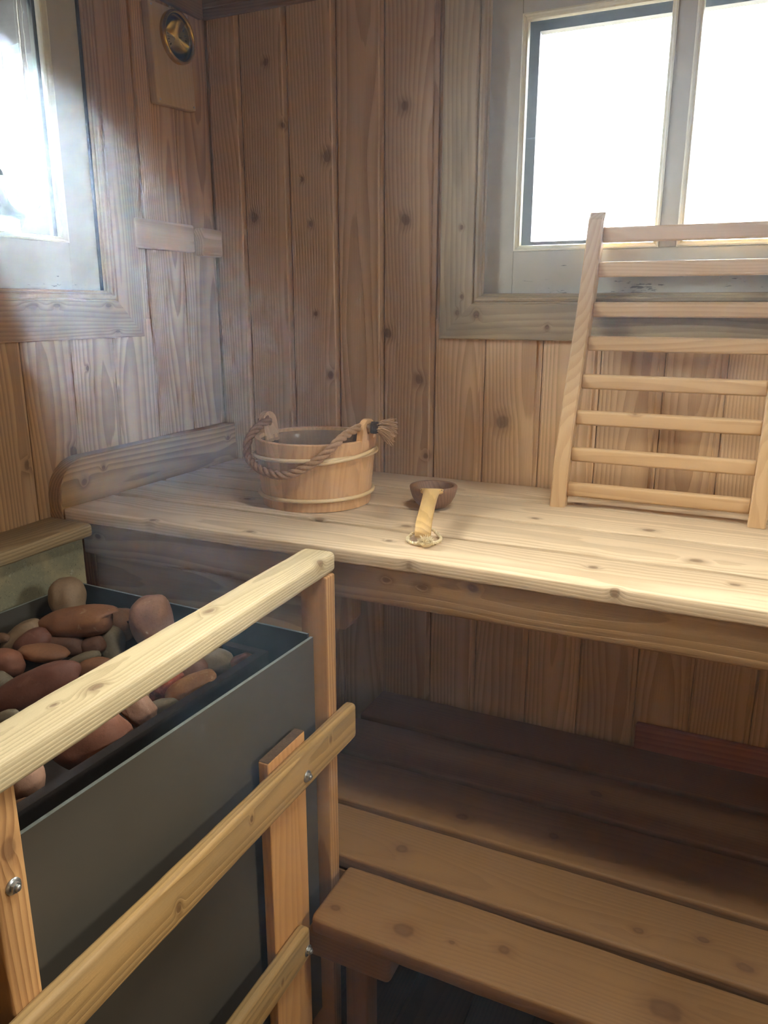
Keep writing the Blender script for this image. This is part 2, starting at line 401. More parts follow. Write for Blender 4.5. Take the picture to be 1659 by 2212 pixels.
def stone_mat(name, a, b, vein='#a89482', va=.3, bump=.3, vs=22.):
    N = NT(name)
    p = N.n('ShaderNodeTexCoord').outputs['Object']
    rnd = N.n('ShaderNodeObjectInfo').outputs['Random']
    off = N.n('ShaderNodeCombineXYZ', {0: N.math('MULTIPLY', rnd, 9.), 1: rnd}).outputs[0]
    p = N.vec('ADD', p, off)
    c = N.mix(N.map(N.noise(p, 16., 4, .6), .35, .65), lin(a), lin(b))
    c = N.mix(N.map(N.noise(p, 260., 3, .7), .45, .75, 0, .35), c, [x*.5 for x in lin(a)])
    v = N.noise(p, vs, 5, .7, 1.2)
    c = N.mix(N.map(v, .60, .68, 0, va), c, lin(vein))
    N.bsdf(c, .62, N.bump(N.noise(p, 90., 5, .65), bump, .002), Specular_IOR_Level=.3); return N.m
S_MATS = [stone_mat('stone_brown', (140, 98, 68), (126, 86, 62), (188, 166, 136)), stone_mat('stone_maroon', (120, 80, 66), (110, 72, 60), (180, 150, 130), va=.1),
          stone_mat('stone_dark_brown', (112, 82, 60), (130, 94, 68), (180, 160, 135)), stone_mat('stone_umber', (100, 74, 62), (112, 80, 64), (170, 150, 130), va=.12),
          stone_mat('stone_veined_pink', (148, 112, 90), (164, 126, 102), (216, 196, 170), .7, .4, 30.), stone_mat('stone_tan_gray', (148, 124, 96), (134, 110, 84), (190, 170, 138), .35),
          stone_mat('stone_gray', (112, 102, 84), (126, 114, 92), (166, 154, 128), .5, .3, 40.), stone_mat('stone_orange_brown', (150, 106, 76), (132, 94, 70), (196, 156, 112), .5, .3, 34.),
          stone_mat('stone_red', (142, 94, 72), (126, 84, 66), (190, 150, 120), va=.15), stone_mat('stone_ochre', (168, 124, 78), (146, 98, 62), (206, 168, 118), .5, .5, 50.),
          stone_mat('stone_rough_red', (170, 90, 62), (108, 64, 50), (196, 128, 90), .5, 1.4, 60.)]

# ------------------------------------------------------------------ room shell
YB, XL = 1.72, -1.28             # back and left wall faces
XR, YF = 1.15, -.60             # right and front walls
ZF, ZC = -H, .80
def wall_boards(mb, edges, lo, hi, face, axis, holes=(), depth=.015, sgn=1):
    """Vertical boards with a rebated shadow gap between them. axis 'x' for the back wall, 'y' for the left one."""
    for i in range(len(edges)-1):
        a, b = edges[i]+.0022, edges[i+1]
        segs = [(lo, hi)]
        for (h0, h1, z0, z1) in holes:
            if b > h0+.002 and a < h1-.002: segs = [(lo, z0), (z1, hi)]
        off = (random.random()*20, random.uniform(-.05, .05), random.choice((-1, 1))*random.uniform(.02, .12)); t = random.random()
        prof = [(a, depth), (a, .0035), (a+.0035, 0), (b-.0125, 0), (b-.010, .0032), (b, .0036), (b, depth)]
        for (z0, z1) in segs:
            vs = []; m = len(prof); nz = 2
            for k in range(nz):
                z = z0+(z1-z0)*k/(nz-1)
                for (u, d) in prof:
                    vs.append(Vector((u, face+sgn*d, z)) if axis == 'x' else Vector((face-sgn*d, u, z)))
            fs = []
            for k in range(nz-1):
                for j in range(m-1): fs.append([k*m+j, k*m+j+1, (k+1)*m+j+1, (k+1)*m+j])
            fs.append(list(range(m))); fs.append([(nz-1)*m+j for j in range(m)])
            mb.add(vs, fs, (0, 0, 1), (1, 0, 0) if axis == 'x' else (0, 1, 0), t, 0, off=off)
def holed_slab(mb, axis, a0, a1, z0, z1, d0, d1, hole, mi=0):
    """Solid wall slab with one rectangular opening, as four blocks."""
    h0, h1, hz0, hz1 = hole
    for (p, q, r, s) in ((a0, h0, z0, z1), (h1, a1, z0, z1), (h0, h1, z0, hz0), (h0, h1, hz1, z1)):
        if q-p < 1e-4 or s-r < 1e-4: continue
        if axis == 'x': c = [(x, y, z) for z in (r, s) for y in (d0, d1) for x in (p, q)]
        else: c = [(x, y, z) for z in (r, s) for y in (p, q) for x in (d0, d1)]
        mb.add([Vector(v) for v in c], [[0, 1, 3, 2], [4, 6, 7, 5], [0, 4, 5, 1], [2, 3, 7, 6], [0, 2, 6, 4], [1, 5, 7, 3]], (0, 0, 1), (1, 0, 0), .3, mi)

W1 = dict(x0=-.659, x1=.315, z0=-.073, z1=.715)      # casing outside of the back window
W2 = dict(y0=.40, y1=1.416, z0=-.068, z1=.715)       # casing outside of the left window
H1 = (-.57, .226, .010, .640)                        # openings (inside of the casing)
H2 = (.49, 1.318, .012, .640)
HS = (-.15, .30, .66, .84)                           # unseen skylight, added in the ceiling to brighten the room
HF = (.62, 1.0, .16, .50)                            # small window added in the right wall for light, out of the picture

back_edges = [-1.28, -1.186, -1.057, -.927, -.807, -.676, -.554, -.422, -.296, -.166, -.046, .08, .205, .33, .455, .58, .705, .83, .955, 1.08, 1.15]
mb = MB()
wall_boards(mb, back_edges, ZF, ZC, YB, 'x', holes=[(-.615, .27, -.03, .68)])
holed_slab(mb, 'x', -1.40, 1.27, ZF, ZC, YB+.0095, YB+.11, H1)
tag(mb.build('wall_back', M_wall), kind='structure')
left_edges = [-1.35, -1.29, -1.165, -1.04, -.915, -.79, -.665, -.54, -.415, -.29, -.165, -.04, .085, .21, .335, .46, .585, .71, .835, .96, 1.086, 1.211, 1.333, 1.462, 1.592, 1.72]
mb = MB()
wall_boards(mb, left_edges, ZF, ZC, XL, 'y', holes=[(.445, 1.37, -.03, .68)])
holed_slab(mb, 'y', -1.45, 1.7295, ZF, ZC, XL-.12, XL-.0095, H2)
tag(mb.build('wall_left', M_wall_l), kind='structure')
mb = MB()
wall_boards(mb, [-1.35+.125*k for k in range(25)]+[1.72], ZF, ZC, XR, 'y', sgn=-1, holes=[HF])
holed_slab(mb, 'y', -1.45, 1.7295, ZF, ZC, XR+.0095, XR+.11, HF)
tag(mb.build('wall_right', M_wall), kind='structure')
mb = MB()
wall_boards(mb, [-1.28+.1278*k for k in range(20)], ZF, ZC, YF, 'x', sgn=-1)
holed_slab(mb, 'x', -1.40, 1.27, ZF, ZC, YF-.09, YF-.0095, (0, 0, 0, 0))
tag(mb.build('wall_front', M_wall), kind='structure')
mb = MB()
for k in range(20):
    x = -1.28+.1278*k; box(mb, x+.001, x+.1268, YF-.1, YB+.1, ZF-.03, ZF, r=.003, axis=1)
box(mb, -1.42, 1.29, YF-.1, YB+.11, ZF-.06, ZF-.0305, r=.001)
tag(mb.build('floor', M_floor), kind='structure')
mb = MB()
for k in range(24):
    y = YF+.1285*k
    if y > YB+.1: break
    if y+.1275 > HS[2] and y < HS[3]:
        box(mb, -1.4, HS[0], y+.001, y+.1275, ZC, ZC+.05, r=.003, axis=0); box(mb, HS[1], 1.25, y+.001, y+.1275, ZC, ZC+.05, r=.003, axis=0)
    else: box(mb, -1.4, 1.25, y+.001, y+.1275, ZC, ZC+.05, r=.003, axis=0)
for (xa, xb, ya, yb) in ((-1.42, HS[0], YF-.1, YB+.12), (HS[1], 1.29, YF-.1, YB+.12), (HS[0], HS[1], YF-.1, HS[2]), (HS[0], HS[1], HS[3], YB+.12)): box(mb, xa, xb, ya, yb, ZC+.0505, ZC+.08, r=.001)
tag(mb.build('ceiling', M_ceil), kind='structure')
# friezes under the ceiling
mb = MB(); box(mb, -1.28, W1['x0']-.004, YB-.016, YB, .657, ZC, r=.003); box(mb, -1.28, W1['x0']-.004, YB-.024, YB-.016, .675, ZC, r=.003)
tag(mb.build('trim_1', M_ceil), kind='structure')
mb = MB(); box(mb, XL, XL+.016, 1.42, YB-.024, .652, ZC, r=.003)
tag(mb.build('trim_2', M_ceil), kind='structure')

# ------------------------------------------------------------------ windows
def mitred(mb, axis, r, prof, face, sgn, mi=0, sides='BLTR', tints=None):
    """Sweep prof [(inward offset, projection)] round the rectangle r=(a0,a1,z0,z1), one mitred piece per side."""
    a0, a1, z0, z1 = r
    def P(a, z, h): return Vector((a, face-sgn*h, z)) if axis == 'x' else Vector((face+sgn*h, a, z))
    for k, s in enumerate(sides):
        vs = []
        for (o, h) in prof:
            if s == 'B': q = (a0+o, z0+o), (a1-o, z0+o)
            if s == 'T': q = (a0+o, z1-o), (a1-o, z1-o)
            if s == 'L': q = (a0+o, z0+o), (a0+o, z1-o)
            if s == 'R': q = (a1-o, z0+o), (a1-o, z1-o)
            for (a, z) in q: vs.append(P(a, z, h))
        m = len(prof); fs = [[2*i, 2*i+1, 2*((i+1) % m)+1, 2*((i+1) % m)] for i in range(m)]
        fs.append([2*i for i in range(m)]); fs.append([2*i+1 for i in range(m)])
        hor = s in 'BT'
        e = Vector((1, 0, 0)) if axis == 'x' else Vector((0, 1, 0))
        mb.add(vs, fs, e if hor else (0, 0, 1), (0, 0, 1) if hor else e, None, mi)
cas = [(0, -.0), (0, .014), (.002, .0165), (.076, .0165), (.0775, .012), (.0805, .012), (.0825, .017), (.088, .019), (.0925, .015), (.094, .006), (.097, .006), (.099, -.0), ]
def window(n, axis, W, Hh, face, sgn, mc, panes, bz, sash_d, outer, dark):
    root = tag(empty('window_%d' % n, ((W['a0']+W['a1'])/2, face, W['z0']) if axis == 'x' else (face, (W['a0']+W['a1'])/2, W['z0'])), kind='structure')
    R = (W['a0'], W['a1'], W['z0'], W['z1'])
    b = MB(); mitred(b, axis, R, cas, face, sgn); b.build('casing', mc, root)
    # lining of the opening
    b = MB(); mitred(b, axis, Hh, [(-.004, -.001), (.004, -.001), (.004, -.11), (-.004, -.11)], face, sgn); b.build('jamb_lining', M_paint if not dark else M_dkframe, root)
    # sash: stiles and rails, its face a little behind the wall face
    g0, g1, gz0, gz1 = panes[0][0], panes[-1][1], bz, .572
    b = MB()
    def bar(a0, a1, z0, z1, d0=sash_d, d1=sash_d+.035, ax=None, mi=0):
        if axis == 'x': box(b, a0, a1, face+d0, face+d1, z0, z1, r=.0015, axis=ax, mi=mi)
        else: box(b, face-d1, face-d0, a0, a1, z0, z1, r=.0015, axis=ax, mi=mi)
    A = 0 if axis == 'x' else 1
    bar(Hh[0]+.004, g0, Hh[2]+.004, Hh[3]-.004, ax=2); bar(g1, Hh[1]-.004, Hh[2]+.004, Hh[3]-.004, ax=2)
    bar(g0, g1, Hh[2]+.004, gz0, ax=A); bar(g0, g1, gz1, Hh[3]-.004, ax=A)
    for i in range(len(panes)-1): bar(panes[i][1], panes[i+1][0], gz0, gz1, d0=sash_d+.002, ax=2)
    b.build('sash', M_paint, root)
    for (a0, a1) in panes:
        b = MB(); mitred(b, axis, (a0, a1, gz0, gz1), [(0, -sash_d-.001), (0, -sash_d+.0025), (.003, -sash_d+.0035), (.0055, -sash_d), (.007, -sash_d-.004), (.0105, -sash_d-.0045), (.012, -sash_d-.010), (.012, -sash_d-.016), (0, -sash_d-.016)], face, sgn)
        b.build('glazing_bead', M_bead, root)
        b = MB()
        d = sash_d+.017
        if axis == 'x': box(b, a0+.002, a1-.002, face+d, face+d+.004, gz0+.002, gz1-.002, r=.0003)
        else: box(b, face-d-.004, face-d, a0+.002, a1-.002, gz0+.002, gz1-.002, r=.0003)
        b.build('glass', M_glass, root)
    # outer frame seen through the glass
    b = MB(); mitred(b, axis, outer, [(0, -.055), (0, -.080), (.074, -.080), (.074, -.055)] if not dark else [(-.09, -.026), (-.09, -.118), (0, -.118), (0, -.026)], face, sgn)
    b.build('outer_frame', M_grframe if not dark else M_dkframe, root)
    if dark:
        b = MB(); mitred(b, axis, outer, [(-.02, -.1185), (-.02, -.140), (.0, -.140), (.0, -.1185)], face, sgn); b.build('outer_architrave', M_ltframe, root)
    return root
w1 = dict(a0=W1['x0'], a1=W1['x1'], z0=W1['z0'], z1=W1['z1'])
window(1, 'x', w1, H1, YB, 1, M_casing, [(-.5005, -.2005), (-.1665, .1335)], .1145, .015, (-.548, .180, .062, .622), False)
w2 = dict(a0=W2['y0'], a1=W2['y1'], z0=W2['z0'], z1=W2['z1'])
wn2 = window(2, 'y', w2, H2, XL, 1, M_casing_l, [(.572, .895), (.915, 1.238)], .1225, .006, (.55, 1.222, .125, .60), True)
# unseen window in the right wall, added to light the room from that side
w3 = tag(empty('window_3', (XR, .81, HF[2])), kind='structure')
b = MB(); mitred(b, 'y', (HF[0]-.05, HF[1]+.05, HF[2]-.05, HF[3]+.05), [(0, 0), (0, .015), (.055, .015), (.055, -.09), (.05, -.09), (.05, 0)], XR, -1); b.build('casing', M_casing, w3)
b = MB(); box(b, XR+.05, XR+.055, HF[0], HF[1], HF[2], HF[3], r=.0003); b.build('glass', M_glass, w3)

w4 = tag(empty('window_4', ((HS[0]+HS[1])/2, (HS[2]+HS[3])/2, ZC)), kind='structure')  # skylight added as an extra opening for light, out of view
b = MB()
for (xa, xb, ya, yb) in ((HS[0]-.05, HS[0], HS[2]-.05, HS[3]+.05), (HS[1], HS[1]+.05, HS[2]-.05, HS[3]+.05), (HS[0], HS[1], HS[2]-.05, HS[2]), (HS[0], HS[1], HS[3], HS[3]+.05)): box(b, xa, xb, ya, yb, ZC-.015, ZC-.0005, r=.002)
b.build('casing', M_casing, w4)
b = MB(); box(b, HS[0], HS[1], HS[2], HS[3], ZC+.06, ZC+.065, r=.0003); b.build('glass', M_glass, w4)

# overhang and board screen added outside the left wall to shape the sunbeam
b = MB(); box(b, -1.77, -1.41, -1.4, 4.0, .715, .75, r=.003, axis=1); box(b, -1.79, -1.77, -1.4, 4.0, .698, .82, r=.003)
tag(b.build('added_overhang', M_dkframe), kind='structure')
b = MB(); box(b, -2.25, -1.430, 1.12, 1.14, -.2, .70, r=.003, axis=2)
tag(b.build('added_screen', M_dkframe), kind='structure')

# cobwebs outside the left pane
b = MB()
for pts, r in (([(-1.31, 1.193, .547), (-1.31, 1.192, .477), (-1.31, 1.19, .411), (-1.311, 1.192, .363), (-1.31, 1.191, .335), (-1.31, 1.184, .301), (-1.31, 1.188, .268), (-1.31, 1.193, .227)], .0011),
             ([(-1.312, 1.205, .55), (-1.31, 1.202, .465), (-1.31, 1.205, .378), (-1.31, 1.201, .304), (-1.31, 1.201, .228), (-1.31, 1.217, .212)], .0005),
             ([(-1.31, 1.164, .225), (-1.31, 1.197, .198)], .0004), ([(-1.31, 1.202, .197), (-1.31, 1.175, .166), (-1.31, 1.151, .149)], .0009)):
    P = smooth_path(pts, 10)
    P = [p+Vector((0, noise.noise(p*90)*.0016, noise.noise(p*70+Vector((5, 0, 0)))*.0016)) for p in P]
    tube(b, P, [r*(1+.7*abs(noise.noise(p*160))) for p in P], 5)
tag(b.build('cobweb', M_web), 'dusty white cobweb threads hanging down inside the left window recess', 'cobweb')

# bell hanging outside the left window
bx, by = -1.362, 1.15
bell = tag(empty('hanging_bell', (bx, by, .160)), 'small dark bronze bell with a pale band, hanging outside the left window', 'bell')
b = MB(); prof = [(.001, .257), (.006, .256), (.010, .250), (.011, .243), (.0095, .232), (.009, .222), (.0105, .212), (.014, .200), (.019, .190), (.028, .180), (.042, .1725), (.0425, .168), (.040, .1655), (.020, .164), (.001, .163)]
lathe(b, bx, by, prof, 40); b.build('bell_body', M_bell, bell)
b = MB(); lathe(b, bx, by, [(.0112, .2425), (.0118, .240), (.0118, .2335), (.0108, .2315), (.0105, .2425), (.0112, .2425)], 40); b.build('bell_band', M_ivory, bell)
b = MB(); tube(b, [(bx, by, .255), (bx, by, .30), (bx, by, .42), (bx, by, .598)], .0012, 6); b.build('hanging_cord', M_cord, bell)

# ------------------------------------------------------------------ thermometer
th = tag(empty('wall_thermometer', (XL, 1.57, .437)), 'pale wooden board with a round brass-rimmed sauna dial, hung high by the corner', 'thermometer')
a = math.radians(3.2); c0 = Vector((XL+.012, 1.568, .538)); vz = Vector((0, -math.sin(a), math.cos(a)))
b = MB(); plank(b, c0-vz*.1, c0+vz*.1, (1, 0, 0), .134, .022, .003); b.build('backing_board', M_box, th)
dc = Vector((XL+.0235, 1.5805, .5815)); seg = 48
def ringx(b, c, prof, mi=0, segs=48):
    vs = []; fs = []
    for (r, h) in prof:
        for k in range(segs):
            t = 2*PI*k/segs; vs.append(c+Vector((h, r*math.cos(t), r*math.sin(t))))
    for i in range(len(prof)-1):
        for k in range(segs): fs.append([i*segs+k, i*segs+(k+1) % segs, (i+1)*segs+(k+1) % segs, (i+1)*segs+k])
    if prof[0][0] > 1e-4 and prof[0] != prof[-1]: fs.append(list(range(segs)))
    b.add(vs, fs, (0, 0, 1), (0, 1, 0), .5, mi, True)
b = MB(); ringx(b, dc, [(.0535, -.001), (.0545, .006), (.0535, .012), (.0505, .0135), (.047, .0115), (.0455, .008), (.0455, .003), (.0535, -.001)]); b.build('brass_rim', M_brass, th)
b = MB(); ringx(b, dc, [(.0475, .0012), (.0475, .0035), (.0001, .0035)]); face = b.build('dial_face', M_dial, th)
b = MB()
for k in range(27):
    t = math.radians(-38+256*k/26); r0 = .030 if k % 2 else .027
    u = Vector((0, math.cos(t), math.sin(t))); w = Vector((0, -math.sin(t), math.cos(t)))
    p = dc+Vector((.0037, 0, 0)); hw = .0011 if k % 2 else .0018
    b.add([p+u*r0-w*hw, p+u*.034-w*hw, p+u*.034+w*hw, p+u*r0+w*hw], [[0, 1, 2, 3]], tint=.5)
b.build('scale_marks', M_black, face)
b = MB(); n1 = Vector((0, -.97, -.18)).normalized(); plank(b, dc+Vector((.0065, 0, 0))-n1*.014, dc+Vector((.0065, 0, 0))+n1*.037, (1, 0, 0), .0018, .0008, .0002); ringx(b, dc+Vector((.0035, 0, 0)), [(.004, 0), (.004, .004), (.0001, .0045)], segs=16)
b.build('needle', M_black, face)
b = MB(); ringx(b, dc, [(.0460, .0085), (.030, .0100), (.012, .0108), (.0001, .0110)]); b.build('glass_cover', M_glass, th)
for (sy, sz) in ((-.059, .092), (.059, .092), (-.059, -.092), (.059, -.092)):
    b = MB(); p = c0+vz*sz+Vector((.011, 0, 0))+Vector((0, math.cos(a), math.sin(a)))*sy
    ringx(b, p, [(.0024, 0), (.002, .0012), (.0001, .0014)], segs=12); b.build('screw', M_zinc, th)

# ------------------------------------------------------------------ two battens on the left wall
b = MB(); box(b, XL, XL+.020, 1.408, 1.610, .124, .187, r=.004)
tag(b.build('wall_batten', M_wall), 'longer pale wooden batten fixed flat on the wall between window and corner', 'batten')
b = MB(); box(b, XL, XL+.030, 1.630, 1.709, .118, .183, r=.006)
tag(b.build('wall_block', M_wall), 'short chunky wooden block on the wall right in the corner, beside the longer batten', 'block')

# ------------------------------------------------------------------ upper bench
ub = tag(empty('upper_bench', (-.1, 1.42, -.575)), 'broad upper sauna bench of four pale boards running along the back wall', 'bench')
for i, (y0, y1) in enumerate(((1.112, 1.2495), (1.2645, 1.4065), (1.4205, 1.569), (1.5825, 1.716))):
    b = MB(); plank(b, (-1.240, (y0+y1)/2, -.4125), (1.14, (y0+y1)/2, -.4125), (0, 0, 1), y1-y0, .025, .0032, n=120, jit=.0011, seed=i*31, tint=.5)
    b.build('seat_board', M_bench, ub)
b = MB(); box(b, -1.212, 1.14, 1.128, 1.150, -.4955, -.4275, r=.004, tint=.55); b.build('front_apron', M_apron, ub)
b = MB(); box(b, -1.205, -.692, 1.150, 1.170, -.66, -.4965, r=.004, tint=.4); b.build('lower_apron', M_apron, ub)
b = MB()
vs = []
for y in (1.151, 1.185):
    for (x, z) in ((-.690, -.497), (-.601, -.497), (-.601, -.546), (-.616, -.566), (-.690, -.566)): vs.append(Vector((x, y, z)))
b.add(vs, [[0, 1, 2, 3, 4], [9, 8, 7, 6, 5], [0, 5, 6, 1], [1, 6, 7, 2], [2, 7, 8, 3], [3, 8, 9, 4], [4, 9, 5, 0]], (0, 0, 1), (1, 0, 0), .5)
b.build('support_bracket', M_apron, ub)
# rounded board that closes the bench against the left wall
b = MB(); out = [(1.112, -.432)]
for k in range(13):
    t = PI-PI/2*k/12; out.append((1.112+.075+.075*math.cos(t), -.305-.075+.075*math.sin(t)))
out += [(1.40, -.3052), (1.716, -.3052), (1.716, -.432)]
vs = []
for (x, ins) in ((XL+.001, 0), (-1.246, 0), (-1.2438, .002)):
    cy = 1.42; cz = -.37
    for (y, z) in out:
        vs.append(Vector((x, y+(ins if y < cy else -ins), z+(ins if z < cz else -ins))))
m = len(out); fs = [list(range(m)), [2*m+k for k in range(m)][::-1]]
for k in range(2):
    for j in range(m): fs.append([k*m+j, k*m+(j+1) % m, (k+1)*m+(j+1) % m, (k+1)*m+j])
b.add(vs, fs, (0, 1, 0), (0, 0, 1), .5); b.build('end_board', M_side, ub)

# ------------------------------------------------------------------ lower bench
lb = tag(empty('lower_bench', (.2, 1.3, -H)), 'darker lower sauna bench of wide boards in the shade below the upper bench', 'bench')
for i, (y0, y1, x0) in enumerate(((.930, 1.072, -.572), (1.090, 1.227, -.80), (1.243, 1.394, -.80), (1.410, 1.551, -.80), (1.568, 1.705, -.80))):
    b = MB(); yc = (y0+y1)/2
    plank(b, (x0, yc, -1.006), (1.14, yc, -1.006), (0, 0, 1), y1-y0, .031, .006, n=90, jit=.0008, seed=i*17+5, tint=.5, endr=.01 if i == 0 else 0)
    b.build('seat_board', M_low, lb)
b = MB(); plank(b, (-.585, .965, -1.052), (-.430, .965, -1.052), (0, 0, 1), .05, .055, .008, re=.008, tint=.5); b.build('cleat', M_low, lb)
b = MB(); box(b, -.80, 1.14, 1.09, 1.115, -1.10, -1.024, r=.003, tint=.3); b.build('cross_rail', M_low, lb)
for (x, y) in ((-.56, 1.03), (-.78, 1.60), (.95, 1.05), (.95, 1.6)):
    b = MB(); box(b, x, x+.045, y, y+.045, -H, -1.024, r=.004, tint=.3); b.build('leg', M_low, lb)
b = MB(); box(b, -.155, 1.14, 1.698, YB, -.994, -.932, r=.004, tint=.6)
tag(b.build('wall_strip', wood('reddish_cedar', '#9c5c3a', '#6c3c26', (), contrast=.4)), 'reddish wooden strip on the back wall directly above the lower bench', 'strip')

# ------------------------------------------------------------------ heat shield ledge
hs = tag(empty('heat_shield', (-1.23, .75, -H)), 'mottled greenish cement panel with a wooden cap behind the sauna heater', 'heat shield')
b = MB(); box(b, XL+.0015, -1.192, .25, 1.108, -1.38, -.448, r=.002, axis=1, tint=.5); b.build('cement_panel', M_cement, hs)
b = MB(); plank(b, (-1.2200, .24, -.434), (-1.2200, 1.109, -.434), (0, 0, 1), .116, .028, .008, n=60, jit=.0012, seed=3, re=.006, tint=.5); b.build('wooden_cap', M_cap, hs)

# ------------------------------------------------------------------ heater (turned 2.4 degrees)
hr = tag(empty('sauna_heater', (-.90, .66, -H)), 'large dark grey steel sauna heater with open top full of stones', 'heater')
PV = Vector((-.614, 1.035, 0)); hrot = Matrix.Rotation(math.radians(-2.4), 3, 'Z')
def HT(b):
    for k, p in enumerate(b.v):
        q = hrot @ Vector((p.x-PV.x, p.y-PV.y, 0)); b.v[k] = Vector((q.x+PV.x, q.y+PV.y, p.z))
def sheet(b, x0, x1, y0, y1, z0, z1, top=1):
    c = [Vector((x, y, z)) for z in (z0, z1) for y in (y0, y1) for x in (x0, x1)]
    b.add(c, [[0, 1, 3, 2], [4, 6, 7, 5], [0, 4, 5, 1], [2, 3, 7, 6], [0, 2, 6, 4], [1, 5, 7, 3]], (0, 0, 1), (1, 0, 0), .5, mis=[0, top, 0, 0, 0, 0])
HX0, HY0 = -1.150, .20
for nm, q in (('east_panel', (-.6195, -.614, HY0, 1.035, -1.30, -.533)), ('rear_panel', (HX0, -.6205, 1.027, 1.0318, -1.30, -.5265)), ('front_panel', (HX0, -.6205, HY0, HY0+.005, -1.30, -.533)), ('west_panel', (HX0-.005, HX0, HY0, 1.0318, -1.30, -.5265))):
    b = MB(); sheet(b, *q); HT(b); b.build({'east_panel': 'side_panel', 'west_panel': 'side_panel', 'rear_panel': 'rear_panel', 'front_panel': 'front_panel'}[nm], [M_heat if nm != 'rear_panel' else M_heat_in, M_edge], hr)
b = MB()
T = (-1.140, -.679, .26, .998)
for (x0, x1, y0, y1) in ((T[1]-.016, T[1], T[2], T[3]), (T[0], T[0]+.016, T[2], T[3]), (T[0]+.016, T[1]-.016, T[3]-.016, T[3]), (T[0]+.016, T[1]-.016, T[2], T[2]+.016)):
    sheet(b, x0, x1, y0, y1, -.560, -.557, 0)
for (x0, x1, y0, y1) in ((T[1]-.003, T[1], T[2], T[3]), (T[0], T[0]+.003, T[2], T[3]), (T[0]+.003, T[1]-.003, T[3]-.003, T[3]), (T[0]+.003, T[1]-.003, T[2], T[2]+.003)):
    sheet(b, x0, x1, y0, y1, -.68, -.560, 0)
sheet(b, T[0], T[1], T[2], T[3], -.685, -.68, 0)
HT(b); b.build('stone_tray', M_tray, hr)
b = MB(); sheet(b, HX0, -.6195, HY0+.005, 1.027, -1.30, -1.29, 0); HT(b); b.build('base_plate', M_heat_in, hr)
for (x, y) in ((-1.10, .24), (-.68, .24), (-1.08, 1.0), (-.67, 1.0)):
    b = MB(); sheet(b, x-.02, x+.02, y-.02, y+.02, -H, -1.30, 0); HT(b); b.build('foot', M_heat_in, hr)

# ------------------------------------------------------------------ stones
R0 = Vector((.905761, .423789, .000665)); R1 = Vector((-.109284, .232056, .966544)); R2 = Vector((-.409456, .875530, -.256500))  # the direction people look at the heap from
STONES = [
 (-1.1256,.9950,-.5400,.0280,.034,0,5,'tall grey-brown stone standing at the far back by the cement panel', 0),
 (-1.0534,.9563,-.5550,.0622,.0261,-5,0,'big flat brown stone with a chipped end, lying on top of the heap', 0),
 (-1.0449,1.0435,-.5950,.0285,.0267,0,2,'dark brown stone behind the big flat stone with the chipped end', 0),
 (-.9375,1.0110,-.5538,.0328,.0375,0,4,'upright pinkish stone with white veins, just beyond the handrail', 0),
 (-1.1379,.8974,-.5750,.0350,.0183,-40,5,'slanting grey stone leaning against the cement panel', 0),
 (-1.1066,.8935,-.5800,.0297,.0214,-30,1,'reddish stone between the slanting grey stone and the big flat one', 0),
 (-1.0725,.9217,-.5890,.0399,.0183,5,3,'dark purplish-brown stone directly under the big flat stone', 0),
 (-1.0219,.9489,-.5920,.0200,.0150,-20,3,'small round brown stone beneath the chipped end of the flat stone', 0),
 (-1.0163,.9856,-.6050,.0205,.0273,0,6,'upright speckled grey-green stone beside the chipped flat stone', 0),
 (-1.0389,.8580,-.5720,.0362,.0134,5,7,'oval orange-brown pebble in front of the purplish-brown stone', 0),
 (-.9825,.8848,-.5850,.0292,.0095,-20,6,'thin pointed grey pebble beside the oval orange-brown one', 0),
 (-1.0713,.8085,-.5750,.0262,.0193,25,8,'rust-red stone at the picture edge behind the long maroon stone', 0),
 (-.9458,.7571,-.5670,.0655,.0242,-25,1,'very long smooth maroon stone, partly behind the handrail', 0),
 (-1.1533,.8689,-.5700,.0131,.0074,0,2,'tiny brown pebble at the picture edge below the slanting grey stone', 0),
 (-1.0281,.7614,-.5800,.0177,.0147,30,6,'grey pebble at the picture edge touching the long maroon stone', 0),
 (-.9368,.8714,-.5850,.0293,.0154,-5,7,'tan-orange stone half hidden by the handrail, beside the thin grey pebble', 0),
 (-.9346,.6892,-.5800,.0189,.0074,-20,6,'sliver of grey pebble under the long maroon stone', 0),
 (-.8158,1.0335,-.5850,.0132,.0099,-10,4,'tiny pinkish pebble close below the far end of the handrail', 0),
 (-.8110,.9602,-.6000,.0237,.0190,0,3,'dark blotchy stone behind the ochre finger-shaped stone', 0),
 (-.7943,.9996,-.6000,.0322,.0210,10,6,'slate grey stone near the inner corner of the tray', 0),
 (-.7525,1.0164,-.5970,.0217,.0096,-30,8,'narrow red-brown pebble in the far corner of the tray', 0),
 (-.7604,.8929,-.5900,.0400,.0163,-27,9,'ochre finger-shaped stone lying along the tray edge', 0),
 (-.8192,.8971,-.6000,.0281,.0288,0,10,'rough craggy red stone between handrail and ochre stone', 2),
 (-.7643,.8357,-.6000,.0214,.0128,-5,6,'low grey-green pebble below the craggy red stone', 0),
 (-.7845,.8033,-.5900,.0252,.0168,45,4,'blocky veined brown stone with a blunt square end', 1),
 (-.8268,.8554,-.6000,.0096,.0163,0,5,'narrow tan stone wedged between the craggy red and the blocky brown stone', 0),
 (-.7883,.7096,-.5900,.0502,.0378,-12,8,'biggest smooth red stone, below the handrail at the tray edge', 0),
 (-.7971,.6084,-.5950,.0193,.0229,0,4,'pinkish brown stone right next to the near fence post', 0),
 (-.7639,.5747,-.6000,.0127,.0058,-10,2,'small flat brown pebble beneath the pinkish stone by the near post', 0),
 (-.8415,.6634,-.6000,.0180,.0090,-20,2,'brown sliver of stone showing under the handrail beside the biggest red stone', 0)]
